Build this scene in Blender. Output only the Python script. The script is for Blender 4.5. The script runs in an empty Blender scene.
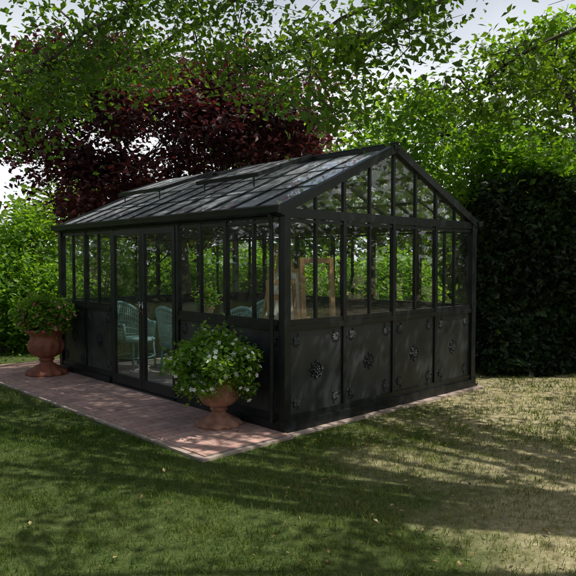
import bpy, math, numpy as np
from mathutils import Vector, Matrix
rng=np.random.default_rng(7)
scene=bpy.context.scene
# ---------------------------------------------------------------- helpers
class B:
    def __init__(s): s.v=[];s.t=[];s.m=[];s.r=[];s.n=0
    def add(s,v,t,m=0,r=0.5):
        v=np.asarray(v,float).reshape(-1,3);t=np.asarray(t,int).reshape(-1,3)
        s.v.append(v);s.t.append(t+s.n);s.n+=len(v)
        s.m.append(np.full(len(t),m,int));s.r.append(np.broadcast_to(np.asarray(r,float),(len(t),)).copy())
    def obj(s,name,mats,parent=None,smooth=False,bevel=0,loc=None,rotz=None):
        v=np.concatenate(s.v);t=np.concatenate(s.t);m=np.concatenate(s.m);r=np.concatenate(s.r)
        me=bpy.data.meshes.new(name)
        me.vertices.add(len(v));me.vertices.foreach_set('co',v.ravel().astype(np.float32))
        me.loops.add(len(t)*3);me.loops.foreach_set('vertex_index',t.ravel().astype(np.int32))
        me.polygons.add(len(t));me.polygons.foreach_set('loop_start',(np.arange(len(t))*3).astype(np.int32))
        me.update(calc_edges=True)
        me.polygons.foreach_set('material_index',m.astype(np.int32))
        me.polygons.foreach_set('use_smooth',np.full(len(t),smooth,bool))
        a=me.attributes.new('rnd','FLOAT','FACE');a.data.foreach_set('value',r.astype(np.float32))
        me.update()
        for k in mats: me.materials.append(k)
        o=bpy.data.objects.new(name,me);scene.collection.objects.link(o)
        if parent: o.parent=parent
        if loc is not None: o.location=loc
        if rotz is not None: o.rotation_euler=(0,0,rotz)
        return o
def nrm(a): return a/np.maximum(np.linalg.norm(a,axis=-1,keepdims=True),1e-9)
CUBE_T=[(0,2,1),(0,3,2),(4,5,6),(4,6,7),(0,1,5),(0,5,4),(1,2,6),(1,6,5),(2,3,7),(2,7,6),(3,0,4),(3,4,7)]
def box(b,x0,x1,y0,y1,z0,z1,m=0,r=.5):
    b.add([(x0,y0,z0),(x1,y0,z0),(x1,y1,z0),(x0,y1,z0),(x0,y0,z1),(x1,y0,z1),(x1,y1,z1),(x0,y1,z1)],CUBE_T,m,r)
def beam(b,p0,p1,w,h,up=(0,0,1),m=0,r=.5):
    p0=np.array(p0,float);p1=np.array(p1,float);d=nrm(p1-p0);up=np.array(up,float)
    s=np.cross(d,up)
    if np.linalg.norm(s)<1e-4: s=np.cross(d,(1,0,0))
    s=nrm(s);u=np.cross(s,d);s=s*w/2;u=u*h/2
    b.add([p0-s-u,p0+s-u,p1+s-u,p1-s-u,p0-s+u,p0+s+u,p1+s+u,p1-s+u],CUBE_T,m,r)
def tube(b,pts,rad,sides=7,m=0,r=.5,cap=True):
    pts=np.asarray(pts,float);k=len(pts);rad=np.broadcast_to(rad,(k,))
    d=np.gradient(pts,axis=0);d=nrm(d)
    ref=np.array([0.,0,1]) if abs(d[0][2])<.9 else np.array([1.,0,0])
    vs=[]
    for i in range(k):
        s=nrm(np.cross(d[i],ref));u=np.cross(s,d[i])
        if i>0 and np.dot(s,ps)<0: s=-s;u=-u
        ps=s
        a=np.arange(sides)*2*math.pi/sides
        vs.append(pts[i]+rad[i]*(np.cos(a)[:,None]*s+np.sin(a)[:,None]*u))
    v=np.concatenate(vs);t=[]
    for i in range(k-1):
        for j in range(sides):
            a=i*sides+j;c=i*sides+(j+1)%sides;t+= [(a,c,c+sides),(a,c+sides,a+sides)]
    if cap:
        for j in range(1,sides-1):
            t.append((0,j+1,j));e=(k-1)*sides;t.append((e,e+j,e+j+1))
    b.add(v,t,m,r)
def lathe(b,prof,c=(0,0,0),seg=48,m=0,flute=None):
    prof=np.array(prof,float);k=len(prof);a=np.arange(seg)*2*math.pi/seg
    v=[]
    for i,(r,z) in enumerate(prof):
        f=1+(flute[i] if flute is not None else 0)*np.cos(12*a)
        v.append(np.stack([r*f*np.cos(a),r*f*np.sin(a),np.full(seg,z)],1))
    v=np.concatenate(v)+np.array(c);t=[]
    for i in range(k-1):
        for j in range(seg):
            p=i*seg+j;q=i*seg+(j+1)%seg;t+=[(p,q,q+seg),(p,q+seg,p+seg)]
    b.add(v,t,m)
def ell(b,c,ax,ay,az,m=0,nu=10,nv=6):
    c=np.array(c,float);ax,ay,az=[np.array(q,float) for q in (ax,ay,az)]
    v=[]
    for i in range(nv+1):
        th=math.pi*i/nv
        for j in range(nu):
            p=2*math.pi*j/nu
            v.append(c+ax*math.sin(th)*math.cos(p)+ay*math.sin(th)*math.sin(p)+az*math.cos(th))
    t=[]
    for i in range(nv):
        for j in range(nu):
            a=i*nu+j;q=i*nu+(j+1)%nu;t+=[(a,a+nu,q+nu),(a,q+nu,q)]
    b.add(v,t,m)
def leaves(b,c,L,asp=.6,m=1,r=.5,up=.6,droop=.3,jit=.35):
    c=np.asarray(c,float);n=len(c)
    d=rng.normal(size=(n,3));d[:,2]=d[:,2]*.5-droop;d=nrm(d)
    nn=rng.normal(size=(n,3));nn[:,2]+=up*2;s=nrm(np.cross(d,nn));u=np.cross(s,d)
    l=(L*(1-jit+2*jit*rng.random(n)))[:,None];w=l*asp/2
    v=np.stack([c,c+d*l*.42+s*w+u*w*.35,c+d*l,c+d*l*.42-s*w+u*w*.35],1).reshape(-1,3)
    i=np.arange(n)[:,None]*4
    t=np.concatenate([i+[[0,1,2]],i+[[0,2,3]]],1).reshape(-1,3)
    rr=np.repeat(np.clip(np.broadcast_to(r,(n,)),0,1),2)
    b.add(v,t,m,rr)
def wave_noise(p,f):  # sine-wave noise: thins leaf clusters and grass, varies blade tone
    return (np.sin(p[:,0]*f+1.3)*np.cos(p[:,1]*f*1.17+.5)+np.sin(p[:,2]*f*1.4+p[:,0]*f*.6)+np.cos(p[:,1]*f*.7-p[:,2]*f))/3
def ellpts(n,c,R,shell=.35,noise=.0,f=1.5):
    c=np.array(c);R=np.array(R)
    d=nrm(rng.normal(size=(n*3,3)));rad=(shell+(1-shell)*rng.random(n*3))**(1/2.2)
    p=d*rad[:,None]*(1+.18*np.sin(d[:,:1]*5+d[:,1:2]*4)+.1*np.cos(d[:,2:]*9))
    p=c+p*R
    k=wave_noise(p,f)>noise
    return p[k][:n]
def spray(cl,n,sig,flat=.55):
    k=len(cl);o=rng.normal(size=(k,n,3))*np.asarray(sig).reshape(-1,1,1)
    o[:,:,2]*=flat
    return (cl[:,None,:]+o).reshape(-1,3)
def smoothpath(pts,n=14):
    pts=np.array(pts,float);k=len(pts);t=np.linspace(0,k-1,n);out=[]
    for q in t:
        i=min(int(q),k-2);f=q-i
        p0=pts[max(i-1,0)];p1=pts[i];p2=pts[i+1];p3=pts[min(i+2,k-1)]
        out.append(.5*((2*p1)+(p2-p0)*f+(2*p0-5*p1+4*p2-p3)*f*f+(3*p1-p0-3*p2+p3)*f**3))
    return np.array(out)
def tree(name,base,fork,clusters,nper,sig,L,mats,tr=.18,nmain=7,asp=.6,flat=.55,extra=None,twig=1.0,boughs=(),exper=None):
    b=B();base=np.array(base,float);fork=np.array(fork,float)
    mid=(base+fork)/2+rng.normal(size=3)*.06
    q=np.array([base-[0,0,.1],base+[0,0,.12],mid,fork])
    tube(b,q,[tr*1.5,tr*1.05,tr*.85,tr*.7],10,0)
    allc=clusters if extra is None else np.concatenate([clusters,extra])
    idx=rng.choice(len(clusters),min(nmain,len(clusters)),replace=False)
    mains=[]
    for i in idx:
        e=clusters[i];n=7;tt=np.linspace(0,1,n)[:,None]
        st=mid+(fork-mid)*rng.uniform(.3,1)
        p=st+(e-st)*tt+np.sin(tt*math.pi)*np.array([0,0,.25])+rng.normal(size=(n,3))*.07*np.sin(tt*math.pi)
        tube(b,p,np.linspace(tr*.5,.02,n),7,0);mains.append(p)
    bp_=[]
    for bo in boughs:
        p=smoothpath(bo,16);p[1:-1]+=rng.normal(size=(14,3))*.03
        tube(b,p,np.linspace(.05,.010,16),7,0);bp_.append(p)
    M=np.concatenate(mains+[np.array([fork])]);MB=np.concatenate(bp_) if bp_ else M
    for ci,e in enumerate(allc):
        MM=M if ci<len(clusters) else MB
        dd=np.linalg.norm(MM-e,axis=1)+ (MM[:,2]<e[2]-1.5)*.2
        s=MM[np.argmin(dd)];n=5;tt=np.linspace(0,1,n)[:,None]
        p=s+(e-s)*tt+np.sin(tt*math.pi)*np.array([0,0,.12])+rng.normal(size=(n,3))*.03
        tube(b,p,np.linspace(.016,.005,n)*twig,4,0,cap=False)
        for k in range(3):
            f=e+rng.normal(size=3)*np.mean(sig)*1.1*[1,1,flat]
            tube(b,[e,(e+f)/2+[0,0,.03],f],[.007*twig,.005*twig,.003*twig],3,0,cap=False)
    s=np.full(len(clusters),sig)*rng.uniform(.7,1.3,len(clusters))
    p=spray(clusters,nper,s,flat)
    cr=np.repeat(rng.uniform(0,1,len(clusters)),nper)
    leaves(b,p,L,asp,1,.55*cr+.45*rng.random(len(p)))
    if extra is not None:
        p=spray(extra,exper,np.full(len(extra),.24)*rng.uniform(.7,1.3,len(extra)),.6)
        leaves(b,p,L*.85,asp,1,.55*np.repeat(rng.random(len(extra)),exper)+.45*rng.random(len(p)),droop=.5)
    return b.obj(name,mats)
# ---------------------------------------------------------------- materials
def newmat(name):
    m=bpy.data.materials.new(name);m.use_nodes=True;n=m.node_tree;n.nodes.clear()
    out=n.nodes.new('ShaderNodeOutputMaterial');return m,n,out
def N(n,t,**k):
    x=n.nodes.new(t)
    for a,v in k.items(): setattr(x,a,v)
    return x
def ramp(n,fac,stops):
    r=n.nodes.new('ShaderNodeValToRGB');e=r.color_ramp.elements
    e[0].position=stops[0][0];e[0].color=(*stops[0][1],1);e[1].position=stops[-1][0];e[1].color=(*stops[-1][1],1)
    for p,c in stops[1:-1]:
        q=e.new(p);q.color=(*c,1)
    n.links.new(fac,r.inputs[0]);return r.outputs[0]
def noise(n,scale,detail=5,rough=.55,coord='Object'):
    tc=n.nodes.new('ShaderNodeTexCoord');x=n.nodes.new('ShaderNodeTexNoise')
    x.inputs['Scale'].default_value=scale;x.inputs['Detail'].default_value=detail;x.inputs['Roughness'].default_value=rough
    n.links.new(tc.outputs[coord],x.inputs['Vector']);return x.outputs['Fac']
def leafmat(name,dark,mid,light,trans=.35,tcol=None,rough=.45,spec=.35):
    m,n,out=newmat(name);a=N(n,'ShaderNodeAttribute');a.attribute_name='rnd'
    c=ramp(n,a.outputs['Fac'],[(0,dark),(.55,mid),(1,light)])
    p=N(n,'ShaderNodeBsdfPrincipled');p.inputs['Roughness'].default_value=rough;p.inputs['Specular IOR Level'].default_value=spec
    n.links.new(c,p.inputs['Base Color'])
    t=N(n,'ShaderNodeBsdfTranslucent');h=n.nodes.new('ShaderNodeMix');h.data_type='RGBA';h.blend_type='MULTIPLY';h.inputs[0].default_value=1
    n.links.new(c,h.inputs[6]);h.inputs[7].default_value=(*(tcol or (3.2,2.9,.8)),1);n.links.new(h.outputs[2],t.inputs[0])
    x=N(n,'ShaderNodeMixShader');x.inputs[0].default_value=trans
    n.links.new(p.outputs[0],x.inputs[1]);n.links.new(t.outputs[0],x.inputs[2]);n.links.new(x.outputs[0],out.inputs[0]);return m
def simple(name,c0,c1,scale=8,rough=.6,bump=.2,metal=0,spec=.5,bscale=None,detail=6,lo=.35,hi=.7):
    m,n,out=newmat(name);f=noise(n,scale,detail);c=ramp(n,f,[(lo,c0),(hi,c1)])
    p=N(n,'ShaderNodeBsdfPrincipled');p.inputs['Metallic'].default_value=metal;p.inputs['Specular IOR Level'].default_value=spec
    n.links.new(c,p.inputs['Base Color'])
    rr=N(n,'ShaderNodeMapRange');rr.inputs['To Min'].default_value=rough-.12;rr.inputs['To Max'].default_value=rough+.12
    n.links.new(f,rr.inputs[0]);n.links.new(rr.outputs[0],p.inputs['Roughness'])
    g=noise(n,bscale or scale*4,4);bp=N(n,'ShaderNodeBump');bp.inputs['Strength'].default_value=bump;bp.inputs['Distance'].default_value=.01
    n.links.new(g,bp.inputs['Height']);n.links.new(bp.outputs[0],p.inputs['Normal']);n.links.new(p.outputs[0],out.inputs[0]);return m
M_bark=simple('bark',(.035,.028,.02),(.12,.095,.07),6,.9,.8)
M_iron=simple('dark_painted_iron',(.006,.0075,.008),(.014,.017,.018),5,.36,.12,bscale=60,spec=.35)
M_panel=simple('dark_painted_panel',(.012,.015,.016),(.045,.049,.048),3,.42,.15,bscale=40,spec=.35)
M_leaf=leafmat('leaf_green',(.025,.06,.010),(.06,.125,.018),(.12,.20,.03),.45)
M_leafb=leafmat('leaf_bright',(.04,.10,.012),(.09,.19,.022),(.16,.28,.035),.45)
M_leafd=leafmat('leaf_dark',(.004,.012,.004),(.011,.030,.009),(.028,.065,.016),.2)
M_purple=leafmat('leaf_purple',(.018,.007,.010),(.055,.017,.020),(.14,.04,.035),.35,(2.2,1.,.9))
M_bg=leafmat('leaf_background',(.03,.065,.012),(.07,.135,.022),(.14,.22,.04),.4)
M_grass=leafmat('grass_blade',(.032,.065,.010),(.075,.125,.020),(.20,.22,.07),.35,(1.9,1.9,.7),.6,.2)
M_terra=simple('terracotta',(.20,.085,.05),(.46,.24,.16),9,.8,.4)
M_terra2=simple('terracotta_red',(.17,.05,.03),(.34,.115,.06),7,.7,.3)
M_soil=simple('soil',(.03,.02,.012),(.06,.04,.025),20,.95,.8)
M_wood=simple('pine_wood',(.34,.19,.08),(.50,.32,.15),6,.55,.1)
M_teal=simple('teal_wicker',(.16,.32,.34),(.30,.48,.50),30,.6,.3)
M_table=simple('table_top',(.28,.38,.44),(.4,.5,.55),5,.3,.05)
M_canvas=simple('canvas',(.45,.42,.36),(.70,.68,.60),2.5,.8,.1)
M_white=leafmat('white_petal',(.70,.70,.66),(.80,.80,.77),(.85,.84,.82),.25,(1,1,1))
M_pink=leafmat('pink_petal',(.45,.05,.12),(.6,.10,.20),(.75,.3,.4),.25,(1.2,1,1))
M_brass=simple('handle_metal',(.35,.33,.28),(.5,.48,.42),20,.3,.05,metal=1)
M_floor=simple('interior_floor',(.28,.25,.21),(.42,.38,.33),4,.6,.1)
M_litter=leafmat('dry_leaf',(.10,.06,.025),(.22,.15,.06),(.38,.30,.12),.1,(1,1,1))
def glassmat(name,dirt_sheen0,dirt_sheen1,dcol,scale,refl=2.2):
    m,n,out=newmat(name)
    tr=N(n,'ShaderNodeBsdfTransparent');tr.inputs[0].default_value=(.91,.95,.94,1)
    gl=N(n,'ShaderNodeBsdfGlossy');gl.inputs['Roughness'].default_value=.015
    ge=N(n,'ShaderNodeNewGeometry');dt=N(n,'ShaderNodeVectorMath',operation='DOT_PRODUCT')
    n.links.new(ge.outputs['Normal'],dt.inputs[0]);n.links.new(ge.outputs['Incoming'],dt.inputs[1])
    def M(op,a,b_=None):
        x=N(n,'ShaderNodeMath',operation=op)
        for i,q in enumerate((a,b_)):
            if q is None: continue
            if isinstance(q,(int,float)): x.inputs[i].default_value=q
            else: n.links.new(q,x.inputs[i])
        return x.outputs[0]
    c=M('ABSOLUTE',dt.outputs['Value']);f5=M('POWER',M('SUBTRACT',1.0,c),5.0)
    F=M('MINIMUM',M('MULTIPLY',M('ADD',M('MULTIPLY',f5,.96),.04),refl),1.0)
    x=N(n,'ShaderNodeMixShader');n.links.new(F,x.inputs[0]);n.links.new(tr.outputs[0],x.inputs[1]);n.links.new(gl.outputs[0],x.inputs[2])
    f=noise(n,scale,7,.65);mr=N(n,'ShaderNodeMapRange');mr.inputs['From Min'].default_value=.35;mr.inputs['From Max'].default_value=.7
    mr.inputs['To Min'].default_value=dirt_sheen0;mr.inputs['To Max'].default_value=dirt_sheen1;n.links.new(f,mr.inputs[0])
    d=N(n,'ShaderNodeBsdfPrincipled');d.inputs['Roughness'].default_value=.3;d.inputs['Base Color'].default_value=(*dcol,1)
    y=N(n,'ShaderNodeMixShader');n.links.new(mr.outputs[0],y.inputs[0]);n.links.new(x.outputs[0],y.inputs[1]);n.links.new(d.outputs[0],y.inputs[2])
    n.links.new(y.outputs[0],out.inputs[0]);return m
M_glass=glassmat('window_glass',0,.04,(.5,.5,.47),5)
M_rglass=glassmat('roof_glass',.25,.65,(.62,.67,.70),2.2,3.2)  # roof grime, its colour raised to paint in silvery sky reflection too
# ground
m,n,out=newmat('lawn_ground');M_ground=m
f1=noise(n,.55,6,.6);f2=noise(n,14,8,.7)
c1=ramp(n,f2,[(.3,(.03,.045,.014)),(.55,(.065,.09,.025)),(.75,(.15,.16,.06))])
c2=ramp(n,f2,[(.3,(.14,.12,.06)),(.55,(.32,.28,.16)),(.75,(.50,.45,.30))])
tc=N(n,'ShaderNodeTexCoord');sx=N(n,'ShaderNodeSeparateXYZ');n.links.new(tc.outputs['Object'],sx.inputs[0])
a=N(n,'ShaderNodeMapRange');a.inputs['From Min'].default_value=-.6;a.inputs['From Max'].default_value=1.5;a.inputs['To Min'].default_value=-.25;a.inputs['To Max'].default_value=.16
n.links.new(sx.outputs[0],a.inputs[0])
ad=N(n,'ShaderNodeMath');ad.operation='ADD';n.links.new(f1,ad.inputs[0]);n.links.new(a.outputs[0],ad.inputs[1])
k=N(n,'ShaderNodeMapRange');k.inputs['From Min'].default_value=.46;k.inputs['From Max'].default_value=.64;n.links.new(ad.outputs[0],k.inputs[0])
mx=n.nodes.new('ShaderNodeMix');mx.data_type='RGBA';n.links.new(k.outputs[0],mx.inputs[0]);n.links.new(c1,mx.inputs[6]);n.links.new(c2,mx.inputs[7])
p=N(n,'ShaderNodeBsdfPrincipled');p.inputs['Roughness'].default_value=.95;p.inputs['Specular IOR Level'].default_value=.1;n.links.new(mx.outputs[2],p.inputs['Base Color'])
bp=N(n,'ShaderNodeBump');bp.inputs['Strength'].default_value=.7;bp.inputs['Distance'].default_value=.02;n.links.new(f2,bp.inputs['Height']);n.links.new(bp.outputs[0],p.inputs['Normal'])
n.links.new(p.outputs[0],out.inputs[0])
# pavers
m,n,out=newmat('terracotta_pavers');M_pave=m
tc=N(n,'ShaderNodeTexCoord');br=N(n,'ShaderNodeTexBrick');n.links.new(tc.outputs['Object'],br.inputs['Vector'])
br.inputs['Scale'].default_value=1;br.inputs['Brick Width'].default_value=.24;br.inputs['Row Height'].default_value=.12;br.inputs['Mortar Size'].default_value=.006
br.inputs['Color1'].default_value=(.62,.40,.34,1);br.inputs['Color2'].default_value=(.46,.28,.24,1);br.inputs['Mortar'].default_value=(.24,.21,.18,1)
f=noise(n,5,8,.65);g=ramp(n,f,[(.3,(.62,.60,.58)),(.7,(1.15,1.1,1.05))])
mx=n.nodes.new('ShaderNodeMix');mx.data_type='RGBA';mx.blend_type='MULTIPLY';mx.inputs[0].default_value=1
n.links.new(br.outputs[0],mx.inputs[6]);n.links.new(g,mx.inputs[7])
p=N(n,'ShaderNodeBsdfPrincipled');p.inputs['Roughness'].default_value=.75;n.links.new(mx.outputs[2],p.inputs['Base Color'])
bp=N(n,'ShaderNodeBump');bp.inputs['Strength'].default_value=.5;bp.inputs['Distance'].default_value=.004;bp.invert=True;n.links.new(br.outputs['Fac'],bp.inputs['Height']);n.links.new(bp.outputs[0],p.inputs['Normal'])
n.links.new(p.outputs[0],out.inputs[0])
# ---------------------------------------------------------------- greenhouse frame
C0=np.array([-.03,5.93,0.]);ANG=math.atan2(.6861,.7276)
Rv=np.array([math.cos(ANG),math.sin(ANG),0]);Lv=np.array([-math.sin(ANG),math.cos(ANG),0])
def W(x,y,z=0): return C0+Rv*x+Lv*y+np.array([0,0,z])
def toloc(p):
    d=np.asarray(p)[...,:2]-C0[:2];return d@Rv[:2],d@Lv[:2]
WX,LY=3.23,4.76;SL=.4334;ZE=2.10
gh=bpy.data.objects.new('greenhouse',None);scene.collection.objects.link(gh);gh.location=C0;gh.rotation_euler=(0,0,ANG)
fr=B();gl=B();rg=B();pn=B();orn=B()
def rz(x): return ZE+.03+SL*(x if x<=WX/2 else WX-x)
def wall(o,d,nn,length,mull,panels,zt,skip=None):
    o=np.array(o,float);d=np.array(d,float);nn=np.array(nn,float);up=np.array([0,0,1.])
    def seg(a,b,z,w,h,off=0): beam(fr,o+d*a+nn*off+up*z,o+d*b+nn*off+up*z,w,h)
    rs=[(0.03,length-.03)] if not skip else [(0.03,skip[0]-.03),(skip[1]+.03,length-.03)]
    for a,c in rs:
        seg(a,c,.055,.085,.11,.012)
        seg(a,c,.140,.046,.06,.004)
        seg(a,c,.985,.060,.05,.006)
        seg(a,c,1.035,.040,.05,0)
        beam(pn,o+d*a+up*.57,o+d*c+up*.57,.010,.80)
    seg(.03,length-.03,2.055,.056,.088,0)
    seg(.03,length-.03,1.985,.034,.03,0)
    for q in mull:
        if skip and skip[0]+.04<q<skip[1]-.04: continue
        beam(fr,o+d*q+up*1.055,o+d*q+up*2.01,.026,.038,up=nn)
    for q in panels:
        beam(fr,o+d*q+up*.02,o+d*q+up*2.02,.048,.052,up=nn)
    qs=sorted(set(list(mull)+[0.0,length]))
    for a,c in zip(qs[:-1],qs[1:]):
        if skip and a>=skip[0]-.02 and c<=skip[1]+.02: continue
        j=rng.normal(size=2)*.0025
        v=[o+d*a+nn*j[0]+up*1.05,o+d*c-nn*j[0]+up*1.05,o+d*c-nn*j[1]+up*2.0,o+d*a+nn*j[1]+up*2.0]
        gl.add(v,[(0,1,2),(0,2,3)])
DY0,DY1=1.74,3.24
mL=[.435*i for i in range(1,4)]+[DY0,DY1]+[DY1+.38*i for i in range(1,4)]
wall((0,0,0),(0,1,0),(-1,0,0),LY,mL,[.87,DY0,DY1,4.0],2.1,(DY0,DY1))
mg=[WX/8*i for i in range(1,8)];pg=[WX/4*i for i in (1,2,3)]
wall((0,0,0),(1,0,0),(0,-1,0),WX,mg,pg,2.1)
wall((0,LY,0),(1,0,0),(0,1,0),WX,mg,pg,2.1)
wall((WX,0,0),(0,1,0),(1,0,0),LY,[LY/12*i for i in range(1,12)],[LY/6*i for i in range(1,6)],2.1)
for x in (0,WX):
    for y in (0,LY): box(fr,x-.04,x+.04,y-.04,y+.04,0,2.10)
    box(fr,x-.052,x+.052,-.052,.052,0,.13)
for y in (0,LY):
    for i in range(1,8):
        x=WX/8*i;w=.026 if i%2 else .036
        beam(fr,(x,y,2.09),(x,y,rz(x)-.03),w,.036,up=(0,1,0))
    for i in range(8):
        a,c=WX/8*i,WX/8*(i+1)
        gl.add([(a,y,2.1),(c,y,2.1),(c,y,rz(c)-.03),(a,y,rz(a)-.03)],[(0,1,2),(0,2,3)])
    s=-1 if y==0 else 1
    for x0,x1 in ((-.09,WX/2),(WX+.09,WX/2)):
        beam(fr,(x0,y+s*.012,ZE+.0-.039*1),(x1,y+s*.012,rz(WX/2)-.0),.075,.085)
NB=12
for side in (0,1):
    fx=(lambda x:x) if side==0 else (lambda x:WX-x)
    sg=1 if side==0 else -1
    up=(-SL*sg,0,1)
    for i in range(1,NB):
        y=LY*i/NB;big=i%3==0
        beam(fr,(fx(-.07),y,rz(0)-.07*SL+.002),(fx(WX/2-.01),y,rz(WX/2)-.002),.022 if not big else .034,.034,up=up)
    for xx in (.55,1.08):
        beam(fr,(fx(xx),.02,rz(xx)-.035),(fx(xx),LY-.02,rz(xx)-.035),.03,.03,up=up)
    for i in range(NB):
        y0=LY*i/NB;y1=LY*(i+1)/NB
        for a,c,dz in ((-.08,.52,.0),(.50,1.07,.006),(1.05,WX/2-.02,.012)):
            j=rng.normal()*.0025
            v=[(fx(a),y0,rz(0)+SL*a+dz+j),(fx(a),y1,rz(0)+SL*a+dz-j),(fx(c),y1,rz(0)+SL*c+dz-j*.5),(fx(c),y0,rz(0)+SL*c+dz+j*.5)]
            rg.add(v,[(0,1,2),(0,2,3)])
        for a in (.50,1.05):
            beam(fr,(fx(a),y0+.02,rz(0)+SL*a+.010),(fx(a),y1-.02,rz(0)+SL*a+.010),.012,.006,up=up)
    g=[(0,0),(.01,-.05),(.045,-.068),(.08,-.05),(.09,0)]
    gx=fx(-.145)
    for (ax,az),(bx,bz) in zip(g[:-1],g[1:]):
        xa,xb=gx+sg*ax,gx+sg*bx
        beam(fr,((xa+xb)/2,-.07,2.105+(az+bz)/2),((xa+xb)/2,LY+.03,2.105+(az+bz)/2),math.hypot(bx-ax,bz-az)+.004,.005,up=(-(bz-az)*sg,0,bx-ax))
    beam(fr,(fx(-.147),-.072,2.112),(fx(-.147),LY+.032,2.112),.014,.014)
    for ye in (-.068,LY+.028): box(fr,min(gx,gx+sg*.09),max(gx,gx+sg*.09),ye-.003,ye+.003,2.045,2.108)
    for (y0,y1) in ((1.21,2.36),(3.20,4.34)):
        xh,xl=WX/2-.05,.72;hz=rz(WX/2)+.055;lz=rz(xl)+(.15 if side==0 else .05)
        up2=(-(hz-lz)*sg,0,(xh-xl))
        for y in (y0,y1,(y0*2+y1)/3,(y0+2*y1)/3):
            th=.045 if y in (y0,y1) else .026
            beam(fr,(fx(xl),y,lz),(fx(xh),y,hz),th*.8,th,up=up2)
        beam(fr,(fx(xl),y0-.024,lz-.003),(fx(xl),y1+.024,lz-.003),.05,.046,up=up2)
        rg.add([(fx(xl),y0,lz+.008),(fx(xl),y1,lz+.008),(fx(xh),y1,hz+.008),(fx(xh),y0,hz+.008)],[(0,1,2),(0,2,3)])
        for y in (y0+.1,y1-.1): beam(fr,(fx(xl+.02),y,rz(xl)+.02),(fx(xl+.02),y,lz),.014,.014)
beam(fr,(WX/2,-.06,rz(WX/2)+.012),(WX/2,LY+.06,rz(WX/2)+.012),.10,.06)
tube(fr,[(WX/2,-.062,rz(WX/2)+.05),(WX/2,LY+.062,rz(WX/2)+.05)],.018,8)
for y in (LY/4,LY/2,3*LY/4):
    beam(fr,(.03,y,2.085),(WX-.03,y,2.085),.022,.03)
    beam(fr,(WX/2,y,2.10),(WX/2,y,rz(WX/2)-.03),.018,.018,up=(0,1,0))
for y in (LY/2,):
    for a,c in ((.1,.8),(WX-.1,WX-.8)): beam(fr,(a,y+.012,1.55),(c,y+.012,2.08),.014,.014)
tube(fr,[(-.10,.10,2.05),(-.085,.10,1.98),(-.075,.10,1.9),(-.075,.10,.1)],.022,10)
tube(fr,[(WX+.10,-.0,2.05),(WX+.085,0,1.98),(WX+.075,0,1.9),(WX+.075,0,.06),(WX+.10,-.04,.02)],.024,10)
for z in (.4,1.1,1.75):
    lathe(fr,[(.0,-.012),(.028,-.012),(.028,.012),(0,.012)],(-.075,.10,z),12)
    lathe(fr,[(.0,-.012),(.03,-.012),(.03,.012),(0,.012)],(WX+.075,0,z),12)
dm=(DY0+DY1)/2;db=B();dg=B()
beam(fr,(0,DY0+.025,.025),(0,DY1-.025,.025),.10,.05)
for a,c in ((DY0+.03,dm-.004),(dm+.004,DY1-.03)):
    for q in (a+.03,c-.03): beam(db,(-.012,q,.055),(-.012,q,2.0),.06,.044,up=(1,0,0))
    for z,h in ((.115,.12),(1.965,.068)): beam(db,(-.012,a+.06,z),(-.012,c-.06,z),.040,h)
    j=rng.normal()*.003
    dg.add([(-.012,a+.05,.17),(-.012+j,c-.05,.17),(-.012+j,c-.05,1.94),(-.012,a+.05,1.94)],[(0,1,2),(0,2,3)])
hb=B()
for q in (dm-.035,dm+.035):
    box(hb,-.044,-.0345,q-.011,q+.011,.97,1.12)
    tube(hb,[(-.035,q,1.0),(-.07,q,1.01),(-.074,q,1.05),(-.07,q,1.09),(-.035,q,1.10)],.006,8)
def orn_at(o,d,nn,c,z,kind,rot=0,s=1.):
    o=np.array(o,float);d=np.array(d,float);nn=np.array(nn,float);up=np.array([0,0,1.])
    P=lambda a,b_,h:o+d*(c+a)+up*(z+b_)+nn*h
    if kind=='rose':
        ring=[P(.085*s*math.cos(t),.085*s*math.sin(t),.008) for t in np.linspace(0,2*math.pi,25)]
        tube(orn,ring,.008*s,6,0,cap=False)
        for i in range(8):
            t=i*math.pi/4;rd=d*math.cos(t)+up*math.sin(t);tg=-d*math.sin(t)+up*math.cos(t)
            ell(orn,P(0,0,.008)+rd*.045*s,rd*.032*s,tg*.016*s,nn*.009)
            ell(orn,P(0,0,.006)+rd*.105*s,rd*.020*s,tg*.020*s,nn*.007)
        ell(orn,P(0,0,.010),d*.02*s,up*.02*s,nn*.012)
    else:
        ca,sa=math.cos(rot),math.sin(rot)
        e1=d*ca+up*sa;e2=-d*sa+up*ca
        for t in (-.75,-.38,0,.38,.75):
            rd=e1*math.cos(t)+e2*math.sin(t);tg=-e1*math.sin(t)+e2*math.cos(t)
            L_=.045-.012*abs(t)
            ell(orn,P(0,0,.004)+rd*(L_+.01)*s,rd*L_*s,tg*.012*s,nn*.006)
        ell(orn,P(0,0,.005),e1*.02*s,e2*.02*s,nn*.007)
        for sgn in (1,-1):
            pts=[]
            for q in np.linspace(0,1,14):
                th=q*4.6;r_=.032*(1-q*.75)
                pts.append(P(0,0,.004)+e1*(-.005+r_*math.sin(th))*s+e2*sgn*(.05-r_*math.cos(th))*s)
            tube(orn,pts,np.linspace(.006,.004,14)*s,5,0)
def deco(o,d,nn,edges):
    for a,c in zip(edges[:-1],edges[1:]):
        orn_at(o,d,nn,(a+c)/2,.56,'rose',0,.74)
        for cx,cz,rt in ((a+.10,.88,-math.pi/4),(c-.10,.88,-3*math.pi/4),(a+.10,.25,math.pi/4),(c-.10,.25,3*math.pi/4)):
            orn_at(o,d,nn,cx,cz,'c',rt,.95)
deco((0,-.006,0),(1,0,0),(0,-1,0),[0.02]+pg+[WX-.02])
deco((-.006,0,0),(0,1,0),(-1,0,0),[0.02,.87,DY0])
deco((-.006,0,0),(0,1,0),(-1,0,0),[DY1,4.0,LY-.02])
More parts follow.
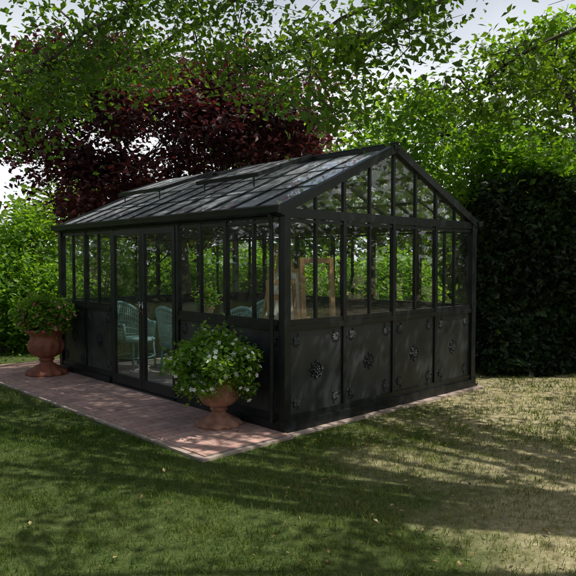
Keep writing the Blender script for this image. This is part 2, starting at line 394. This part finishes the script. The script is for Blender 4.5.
fro=fr.obj('frame',[M_iron],gh);bv=fro.modifiers.new('bevel','BEVEL');bv.width=.003;bv.segments=2;bv.limit_method='ANGLE'
pn.obj('base_panels',[M_panel],gh);gl.obj('wall_glazing',[M_glass],gh);rg.obj('roof_glazing',[M_rglass],gh)
orn.obj('cast_ornaments',[M_panel],gh,smooth=True)
d_=db.obj('double_door',[M_iron],gh);bv=d_.modifiers.new('bevel','BEVEL');bv.width=.003;bv.segments=2
dg.obj('door_glazing',[M_glass],gh);hb.obj('door_handles',[M_brass],gh,smooth=True)
fb=B();box(fb,.05,WX-.05,.05,LY-.05,-.02,.03);fb.obj('interior_floor',[M_floor],gh)
# ---------------------------------------------------------------- ground & terrace
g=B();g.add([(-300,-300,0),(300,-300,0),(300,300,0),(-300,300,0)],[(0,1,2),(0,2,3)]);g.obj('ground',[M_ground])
tb=B();box(tb,-1.0,-.04,-.12,5.78,-.02,.030);box(tb,-.04,.6,LY+.09,5.78,-.02,.030)
box(tb,-1.055,-1.003,-.175,5.83,-.02,.022,1);box(tb,-1.0,-.06,-.173,-.123,-.02,.022,1)
M_edge=simple('paving_edge',(.28,.21,.17),(.46,.37,.31),6,.8,.3)
tb.obj('paved_terrace',[M_pave,M_edge],loc=C0,rotz=ANG)
sb=B();box(sb,-.06,WX+.12,-.14,-.035,-.02,.018);sb.obj('foundation_strip',[M_edge],loc=C0,rotz=ANG)
def blades(n,x0,x1,y0,y1,h,w,b,tuft=.5):
    x=rng.uniform(x0,x1,n);y=rng.uniform(y0,y1,n)
    nt_=n//60;tx=rng.uniform(x0,x1,nt_);ty=rng.uniform(y0,y1,nt_)
    it=rng.random(n)<tuft;j=rng.integers(0,nt_,n)
    x=np.where(it,tx[j]+rng.normal(size=n)*.05,x);y=np.where(it,ty[j]+rng.normal(size=n)*.05,y)
    lx,ly=toloc(np.stack([x,y],1))
    inside=((lx>-.16)&(lx<WX+.14)&(ly>-.17)&(ly<LY+.1))|((lx>-1.08)&(lx<.62)&(ly>-.2)&(ly<5.86))
    nz=wave_noise(np.stack([x,y,x*0],1),2.1)+.35*wave_noise(np.stack([x,y,x*0+1],1),7.3)
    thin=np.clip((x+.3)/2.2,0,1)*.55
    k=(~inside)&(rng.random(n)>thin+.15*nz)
    x,y,nz,it,j=x[k],y[k],nz[k],it[k],j[k];n=len(x)
    a=rng.uniform(0,2*math.pi,n);hh=h*rng.uniform(.4,1.2,n)*np.where(it,1.25,.9);ln=rng.normal(size=(n,2))*.6*hh[:,None]
    c=np.stack([x,y,np.zeros(n)],1);s=np.stack([np.cos(a),np.sin(a),a*0],1)*w/2
    tip=c+np.stack([ln[:,0],ln[:,1],hh],1);md=c+np.stack([ln[:,0]*.3,ln[:,1]*.3,hh*.6],1)
    v=np.stack([c-s,c+s,md+s*.7,md-s*.7,tip],1).reshape(-1,3);i=np.arange(n)[:,None]*5
    t=np.concatenate([i+[[0,1,2]],i+[[0,2,3]],i+[[3,2,4]]],1).reshape(-1,3)
    tr_=rng.random(nt_)[j]*.35
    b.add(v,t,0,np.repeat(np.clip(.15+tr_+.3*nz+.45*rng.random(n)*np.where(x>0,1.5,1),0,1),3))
gb=B()
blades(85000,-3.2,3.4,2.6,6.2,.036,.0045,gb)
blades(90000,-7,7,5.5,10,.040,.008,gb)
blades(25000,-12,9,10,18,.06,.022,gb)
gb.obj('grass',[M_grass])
lb=B();n=1500
p=np.stack([rng.uniform(-3,6,n),rng.uniform(3.2,9,n),np.full(n,.034)],1)
lx,ly=toloc(p);k=~((lx>-.12)&(lx<WX+.12)&(ly>-.14)&(ly<LY+.1))
p=p[k];k=(p[:,0]>0)|(rng.random(len(p))<.25);leaves(lb,p[k],.035,.6,0,rng.random(k.sum()),up=4,droop=0)
lb.obj('fallen_leaves',[M_litter])
# ---------------------------------------------------------------- urns and plants
def urn(name,loc,s,mat,tall=1.0):
    b=B()
    prof=[(0,0),(.215,0),(.22,.012),(.215,.035),(.19,.045),(.165,.06),(.12,.085),(.075,.11),(.065,.13),(.082,.145),(.085,.155),(.07,.165),(.10,.18),(.15,.205),(.185,.25),(.198,.30),(.19,.335),(.172,.36),(.17,.385),(.185,.41),(.215,.43),(.228,.445),(.225,.462),(.20,.462),(.185,.44),(.165,.42),(0,.415)]
    fl=[0,.05,.05,.05,.04,.03,.02,0,0,0,0,0,.03,.05,.05,.045,.02,0,0,0,.015,.025,.02,0,0,0,0]
    prof=[(r*s,z*s*tall) for r,z in prof];lathe(b,prof,seg=72,flute=fl)
    lathe(b,[(.16*s,.418*s*tall),(0,.43*s*tall)],seg=24,m=1)
    return b.obj(name,[mat,M_soil],smooth=True,loc=loc)
def fl_bush(name,c,R,nleaf,nfl,petal,leafL,flr,hang,stemz,clip=True):
    b=B();c=np.array(c,float);R=np.array(R,float)
    k=70;d=nrm(rng.normal(size=(k,3)));d[:,2]=np.where(d[:,2]<-.3,-d[:,2]*.5,d[:,2])
    cl=c+d*R*rng.uniform(.55,1.08,(k,1))
    kk=24;a=rng.uniform(0,2*math.pi,kk);hc=c+np.stack([np.cos(a)*R[0]*.75,np.sin(a)*R[1]*.75,-rng.uniform(.3,1,kk)*hang],1)
    cl=np.concatenate([cl,hc])
    for e in cl:
        st=np.array([c[0],c[1],stemz]);m_=(st+e)/2+[0,0,.06];tube(b,[st,m_,e],[.005,.004,.002],4,0,cap=False)
    p=spray(cl,nleaf//len(cl),.055,.9)
    lx,_=toloc(p);ok=(lx<-.10)|(not clip);p=p[ok]
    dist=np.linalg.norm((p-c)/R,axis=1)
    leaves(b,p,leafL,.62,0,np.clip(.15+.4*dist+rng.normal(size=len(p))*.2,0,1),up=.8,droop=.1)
    q=spray(cl,nfl*2//len(cl)+1,.05,.9)
    q=c+(q-c)*1.05;lx,_=toloc(q);q=q[(lx<-.12)|(not clip)];out_=nrm(q-c+np.array([0,-.1,.15]));sel=rng.permutation(len(q))[:nfl]
    for i in sel:
        nn=nrm(out_[i]+rng.normal(size=3)*.35);s=nrm(np.cross(nn,[.3,.2,1]));u=np.cross(nn,s);r=flr*rng.uniform(.7,1.15)
        a=np.arange(10)*math.pi/5+rng.random();rr=np.where(np.arange(10)%2==0,r,r*.62)
        v=[q[i]-nn*r*.25]+[q[i]+nn*(.10*r)+s*math.cos(t)*w+u*math.sin(t)*w for t,w in zip(a,rr)]
        b.add(v,[(0,1+j,1+(j+1)%10) for j in range(10)],1,rng.random())
    return b.obj(name,[M_leafb,petal])
u1=W(-.31,.60,.031);urn('terracotta_urn',u1,1.0,M_terra,1.05)
fl_bush('flowering_plant',(u1[0]-.02,u1[1],.65),(.40,.40,.24),10500,450,M_white,.05,.027,.24,.46)
u2=W(-.36,4.50,.031);urn('terracotta_urn',u2,1.25,M_terra2,1.1)
fl_bush('flowering_plant',(u2[0],u2[1],.87),(.40,.38,.20),6500,260,M_pink,.055,.024,.16,.6)
# ---------------------------------------------------------------- interior objects
def chair(x,y,rot,name='wicker_chair'):
    b=B();H=.96
    R=.29
    lathe(b,[(0,.40),(R-.02,.40),(R,.415),(R,.435),(R-.02,.45),(0,.455)],seg=28)
    for a in (.7,2.4,3.9,5.5):
        tube(b,[(R*.9*math.cos(a),R*.9*math.sin(a),.41),(R*1.02*math.cos(a),R*1.02*math.sin(a),.0)],.016,8)
    tube(b,[(R*.93*math.cos(t),R*.93*math.sin(t),.18) for t in np.linspace(0,2*math.pi,25)],.010,6,cap=False)
    ts=np.linspace(-.35,math.pi+.35,41)
    def top(t): return .66+ (H-.66)*max(0,math.sin(t))**1.5
    def pt(t,z): 
        k=(z-.42)/.5;rr=R*(1+.18*k);return (rr*math.cos(t),rr*math.sin(t),z)
    tube(b,[pt(t,top(t)) for t in ts],.022,8)
    for t in ts[::1]: tube(b,[pt(t,.42),pt(t,(.42+top(t))/2),pt(t,top(t))],.0085,5)
    for f in (.12,.3,.5,.7,.88): tube(b,[pt(t,.42+f*(top(t)-.42)) for t in ts],.009,5)
    for t in (ts[0],ts[-1]): tube(b,[pt(t,.42),pt(t,top(t))],.016,8)
    o=b.obj(name,[M_teal],smooth=True,loc=W(x,y,.03),rotz=ANG+rot);return o
chair(1.05,2.15,-1.2);chair(.80,4.1,.2);chair(.95,3.1,1.7);chair(2.3,3.3,-1.7)
tb=B();lathe(tb,[(0,.70),(.44,.70),(.46,.715),(.46,.73),(.44,.74),(0,.74)],seg=40);tube(tb,[(0,0,.7),(0,0,.12)],[.035,.05],12)
for a in (0,math.pi/2,math.pi,3*math.pi/2): tube(tb,[(0,0,.2),(.18*math.cos(a),.18*math.sin(a),.12),(.32*math.cos(a),.32*math.sin(a),.01)],[.03,.024,.018],8)
tb.obj('round_table',[M_table],loc=W(1.65,3.45,.03),smooth=False)
def pot(x,y,z,s):
    b=B();lathe(b,[(0,0),(.08*s,0),(.11*s,.17*s),(.125*s,.175*s),(.125*s,.20*s),(.10*s,.20*s),(.09*s,.17*s),(0,.17*s)],seg=28)
    w=W(x,y,z);b.obj('flower_pot',[M_terra],loc=w,smooth=True)
    fl_bush('potted_plant',(w[0],w[1],w[2]+.34*s),(.16*s,.16*s,.14*s),900,40,M_pink,.05,.02,.05,w[2]+.18*s,False)
pot(1.65,3.45,.775,.8);pot(.35,4.4,.03,1.5);pot(2.8,2.4,.03,1.8)
def easel(x,y,rot,sz=(.5,.65)):
    b=B()
    for sx in (-1,1): beam(b,(sx*.32,-.12,0),(sx*.05,.05,1.75),.045,.025,up=(0,1,0))
    beam(b,(0,.45,0),(0,.06,1.68),.04,.025,up=(0,1,0))
    beam(b,(-.30,-.09,.86),(.30,-.09,.86),.06,.03)
    beam(b,(-.24,-.085,.42),(.24,-.085,.42),.03,.03)
    w,h=sz;z0=.885;y0=-.065
    q=lambda a,z:(a,y0+(z-z0)*.09,z)
    for a in (-w/2,w/2): beam(b,q(a,z0),q(a,z0+h),.05,.03,up=(0,1,0))
    for z in (z0+.025,z0+h-.025): beam(b,q(-w/2+.025,z),q(w/2-.025,z),.028,.05)
    b.add([q(-w/2,z0+.01),q(w/2,z0+.01),q(w/2,z0+h-.01),q(-w/2,z0+h-.01)],[(0,1,2),(0,2,3)],1)
    b.obj('easel',[M_wood,M_canvas],loc=W(x,y,.03),rotz=ANG+rot)
easel(.62,.75,.15,(.42,.5));easel(1.5,1.6,-.5,(.4,.6))
def pframe(x,y,rot,w,h,tilt=.2,z=.03):
    b=B()
    q=lambda a,zz:(a,zz*math.sin(tilt),zz*math.cos(tilt))
    for a in (-w/2,w/2): beam(b,q(a,0),q(a,h),.06,.03,up=(0,1,0))
    for zz in (.03,h-.03): beam(b,q(-w/2+.03,zz),q(w/2-.03,zz),.028,.06,up=(0,-math.sin(tilt),math.cos(tilt)))
    b.obj('picture_frame',[M_wood,M_canvas],loc=W(x,y,z),rotz=ANG+rot)
pframe(.35,.35,.3,.35,1.25,.08);pframe(1.02,.5,-.1,.42,1.62,.06)
# ---------------------------------------------------------------- vegetation
cl=ellpts(700,(3.0,6.6,5.7),(6.8,4.6,1.2),.1,-.02,1.9);cl=cl[cl[:,2]>np.maximum(4.2,1.95+.44*cl[:,1])][:135]
bo=[[(5.6,3.4,4.0),(4.0,5.4,4.75),(1.9,6.2,4.35),(.9,6.3,3.8),(.0,6.3,3.35)],
    [(5.6,3.4,4.1),(3.0,5.6,5.1),(.2,6.9,5.0),(-1.8,7.1,4.3),(-3.4,7.0,3.3)],
    [(5.6,3.4,4.0),(4.4,6.0,4.6),(3.2,7.0,4.2),(2.0,7.3,3.5)],
    [(5.6,3.4,4.0),(4.6,5.2,4.2),(3.6,6.4,3.9),(2.9,6.7,3.3)],
    [(.2,6.9,5.0),(-.8,8,4.7),(-2.2,8.2,4.1),(-3.9,8.0,3.7)],
    [(3.0,5.6,5.1),(2,7.4,5.0),(.4,8.4,4.5),(-.6,8.8,4.2)]]
ex=[]
for q,k in zip(bo,(24,38,18,16,22,16)):
    P_=smoothpath(q,40)[14:];
    for _ in range(k): ex.append(P_[rng.integers(len(P_))]+rng.normal(size=3)*[.28,.28,.22]-[0,0,.12])
ex=np.array(ex);ex=ex[(ex[:,2]>2.95)]
tree('shade_tree',(6.2,2.6,0),(5.6,3.4,4.0),cl,95,.25,.10,[M_bark,M_leaf],.26,12,.62,.5,ex,1,bo,110)
cl=ellpts(250,(-2.4,14.3,4.2),(3.7,2.2,2.1),.3,-.2,1.3);cl=cl[~((cl[:,0]/cl[:,1]<-.385)&((cl[:,2]-1.61)/cl[:,1]<.165))]
lo=np.stack([rng.uniform(-5.0,-1.6,46),rng.uniform(13.3,15.2,46),rng.uniform(2.7,4.0,46)],1);lo=lo[lo[:,0]/lo[:,1]>-.37];cl=np.concatenate([cl,lo])
tree('purple_plum_tree',(-2.3,14.5,0),(-2.4,14.4,2.3),cl,140,.27,.13,[M_bark,M_purple],.17,9,.6,.6)
cl=ellpts(200,(4.9,10.6,3.95),(3.7,1.6,1.6),.3,-.15,1.4)
tree('maple_tree',(5.6,11.2,0),(5.4,11,2.4),cl,170,.26,.11,[M_bark,M_leafb],.19,9,.65,.5)
# hedge right
b=B();n=42000
x=rng.uniform(2.75,9.5,n);z=rng.uniform(0.02,2.65,n)*(1+.08*np.sin(x*2.3));dep=np.abs(rng.normal(size=n))*.16
y=9.0+.15*np.sin(x*1.7+z*1.9)+.12*np.sin(z*4+x*3)+dep
top=rng.random(n)<.2;y=np.where(top,rng.uniform(9,10.3,n),y);z=np.where(top,2.55+rng.normal(size=n)*.12,z)
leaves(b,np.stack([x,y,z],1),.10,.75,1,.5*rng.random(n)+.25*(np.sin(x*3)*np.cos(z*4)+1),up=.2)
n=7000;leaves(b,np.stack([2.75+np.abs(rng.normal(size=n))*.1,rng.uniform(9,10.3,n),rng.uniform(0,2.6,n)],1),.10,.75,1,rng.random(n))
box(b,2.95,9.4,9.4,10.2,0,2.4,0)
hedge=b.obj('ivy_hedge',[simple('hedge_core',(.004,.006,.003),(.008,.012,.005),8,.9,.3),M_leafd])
def shrub(name,c,R,k,nper,sig,L,mat,asp=.5,noise_=-.3):
    cl=ellpts(k,c,R,.25,noise_,2.0);cl=cl[cl[:,2]>.08]
    b=B()
    for e in cl:
        s=np.array([c[0]+(e[0]-c[0])*.25,c[1]+(e[1]-c[1])*.25,0.]);m_=(s+e)/2+[(e[0]-c[0])*.1,(e[1]-c[1])*.1,.15]
        tube(b,[s,m_,e],[.014,.009,.004],5,0,cap=False)
    p=spray(cl,nper,sig,.9);p=p[p[:,2]>.01]
    leaves(b,p,L,asp,1,np.clip(.15*p[:,2]/max(c[2],.5)+rng.random(len(p))*.75,0,1))
    return b.obj(name,[M_bark,mat])
shrub('garden_shrub',(-5.0,11.6,1.2),(1.35,.9,1.25),130,150,.16,.10,M_leafb)
shrub('garden_shrub',(-6.8,12.6,1.3),(1.5,1.0,1.3),110,140,.2,.11,M_leafb)
shrub('garden_shrub',(-3.9,13.0,.9),(.9,.8,.9),60,140,.16,.10,M_leafb)
shrub('garden_shrub',(-1.2,17.0,.9),(2.3,1.0,.9),90,120,.2,.14,M_leafb)
shrub('garden_shrub',(2.3,16.0,.8),(1.6,1.0,.9),70,120,.2,.13,M_leafb)
def belt(name,a0,a1,r0,r1,h,k,nper,sig,L,mat,gap=None):
    a=np.radians(rng.uniform(a0,a1,k));r=rng.uniform(r0,r1,k)
    x=r*np.cos(a);y=6+r*np.sin(a);hh=h*(1+.28*np.sin(a*9)+.2*np.sin(a*23+1))
    if gap: hh=np.where((a>math.radians(gap[0]))&(a<math.radians(gap[1])),gap[2],hh)
    z=rng.random(k)**.8*hh
    cl=np.stack([x,y,z],1);b=B()
    for i in range(int((a1-a0)/4)):
        aa=math.radians(a0+4*i+rng.uniform(0,3));rr=rng.uniform(r0,r1);q=np.array([rr*math.cos(aa),6+rr*math.sin(aa),0])
        if gap and gap[0]-1<math.degrees(aa)<gap[1]+1: continue
        tube(b,[q-[0,0,.1],q+[rng.normal()*.2,0,h*.4],q+[rng.normal()*.5,0,h*.85]],[.22,.16,.05],8,0)
        for j in range(5):
            s=q+[0,0,h*rng.uniform(.25,.7)];e=s+[rng.normal()*1.5,rng.normal(),rng.uniform(.5,1.5)];tube(b,[s,(s+e)/2+[0,0,.1],e],[.07,.045,.015],5,0)
    p=spray(cl,nper,sig,.75);cr=np.repeat(rng.random(k),nper);p[:,2]=np.abs(p[:,2])
    leaves(b,p,L,.65,1,.6*cr+.4*rng.random(len(p)))
    return b.obj(name,[M_bark,mat])
belt('background_trees',20,165,19,24,5.0,640,75,.75,.32,M_bg,(118,130,1.8))
belt('background_trees',165,380,19,24,4.2,420,50,.8,.45,M_bg)
# ---------------------------------------------------------------- light, world, camera
sd=nrm(np.array([.50,.0,.866]))
sun=bpy.data.lights.new('sun','SUN');sun.energy=5;sun.angle=math.radians(.5);sun.color=(1,.96,.88)
so=bpy.data.objects.new('sun',sun);scene.collection.objects.link(so)
so.rotation_euler=Vector(sd).to_track_quat('Z','Y').to_euler();so.location=(8,3,14)
w=bpy.data.worlds.new('World');scene.world=w;w.use_nodes=True;nt=w.node_tree
sky=nt.nodes.new('ShaderNodeTexSky');sky.sky_type='NISHITA';sky.sun_disc=False
sky.sun_elevation=math.asin(sd[2]);sky.sun_rotation=math.atan2(sd[0],sd[1]);sky.dust_density=4
# bright summer haze / thin cloud towards the horizon
tc=nt.nodes.new('ShaderNodeTexCoord');sp=nt.nodes.new('ShaderNodeSeparateXYZ');nt.links.new(tc.outputs['Generated'],sp.inputs[0])
nz=nt.nodes.new('ShaderNodeTexNoise');nz.inputs['Scale'].default_value=3;nz.inputs['Detail'].default_value=6;nt.links.new(tc.outputs['Generated'],nz.inputs['Vector'])
mr=nt.nodes.new('ShaderNodeMapRange');mr.inputs['From Min'].default_value=.5;mr.inputs['From Max'].default_value=.2;nt.links.new(sp.outputs[2],mr.inputs[0])
mm=nt.nodes.new('ShaderNodeMath');mm.operation='MULTIPLY_ADD';nt.links.new(nz.outputs['Fac'],mm.inputs[0]);mm.inputs[1].default_value=.5;nt.links.new(mr.outputs[0],mm.inputs[2])
m2=nt.nodes.new('ShaderNodeMapRange');m2.inputs['From Min'].default_value=.35;m2.inputs['From Max'].default_value=1.1;nt.links.new(mm.outputs[0],m2.inputs[0])
mx=nt.nodes.new('ShaderNodeMix');mx.data_type='RGBA';nt.links.new(m2.outputs[0],mx.inputs[0]);nt.links.new(sky.outputs[0],mx.inputs[6]);mx.inputs[7].default_value=(9.2,9.5,9.8,1)
bg=nt.nodes['Background'];nt.links.new(mx.outputs[2],bg.inputs[0]);bg.inputs[1].default_value=.11
cam=bpy.data.cameras.new('camera');co=bpy.data.objects.new('camera',cam);scene.collection.objects.link(co)
cam.sensor_width=36;cam.lens=40.2;cam.clip_end=1500;cam.clip_start=.05
co.location=(0,0,1.61);co.rotation_euler=(math.radians(90-2.4),0,0);scene.camera=co
scene.view_settings.view_transform='Standard';scene.view_settings.look='None';scene.view_settings.exposure=0
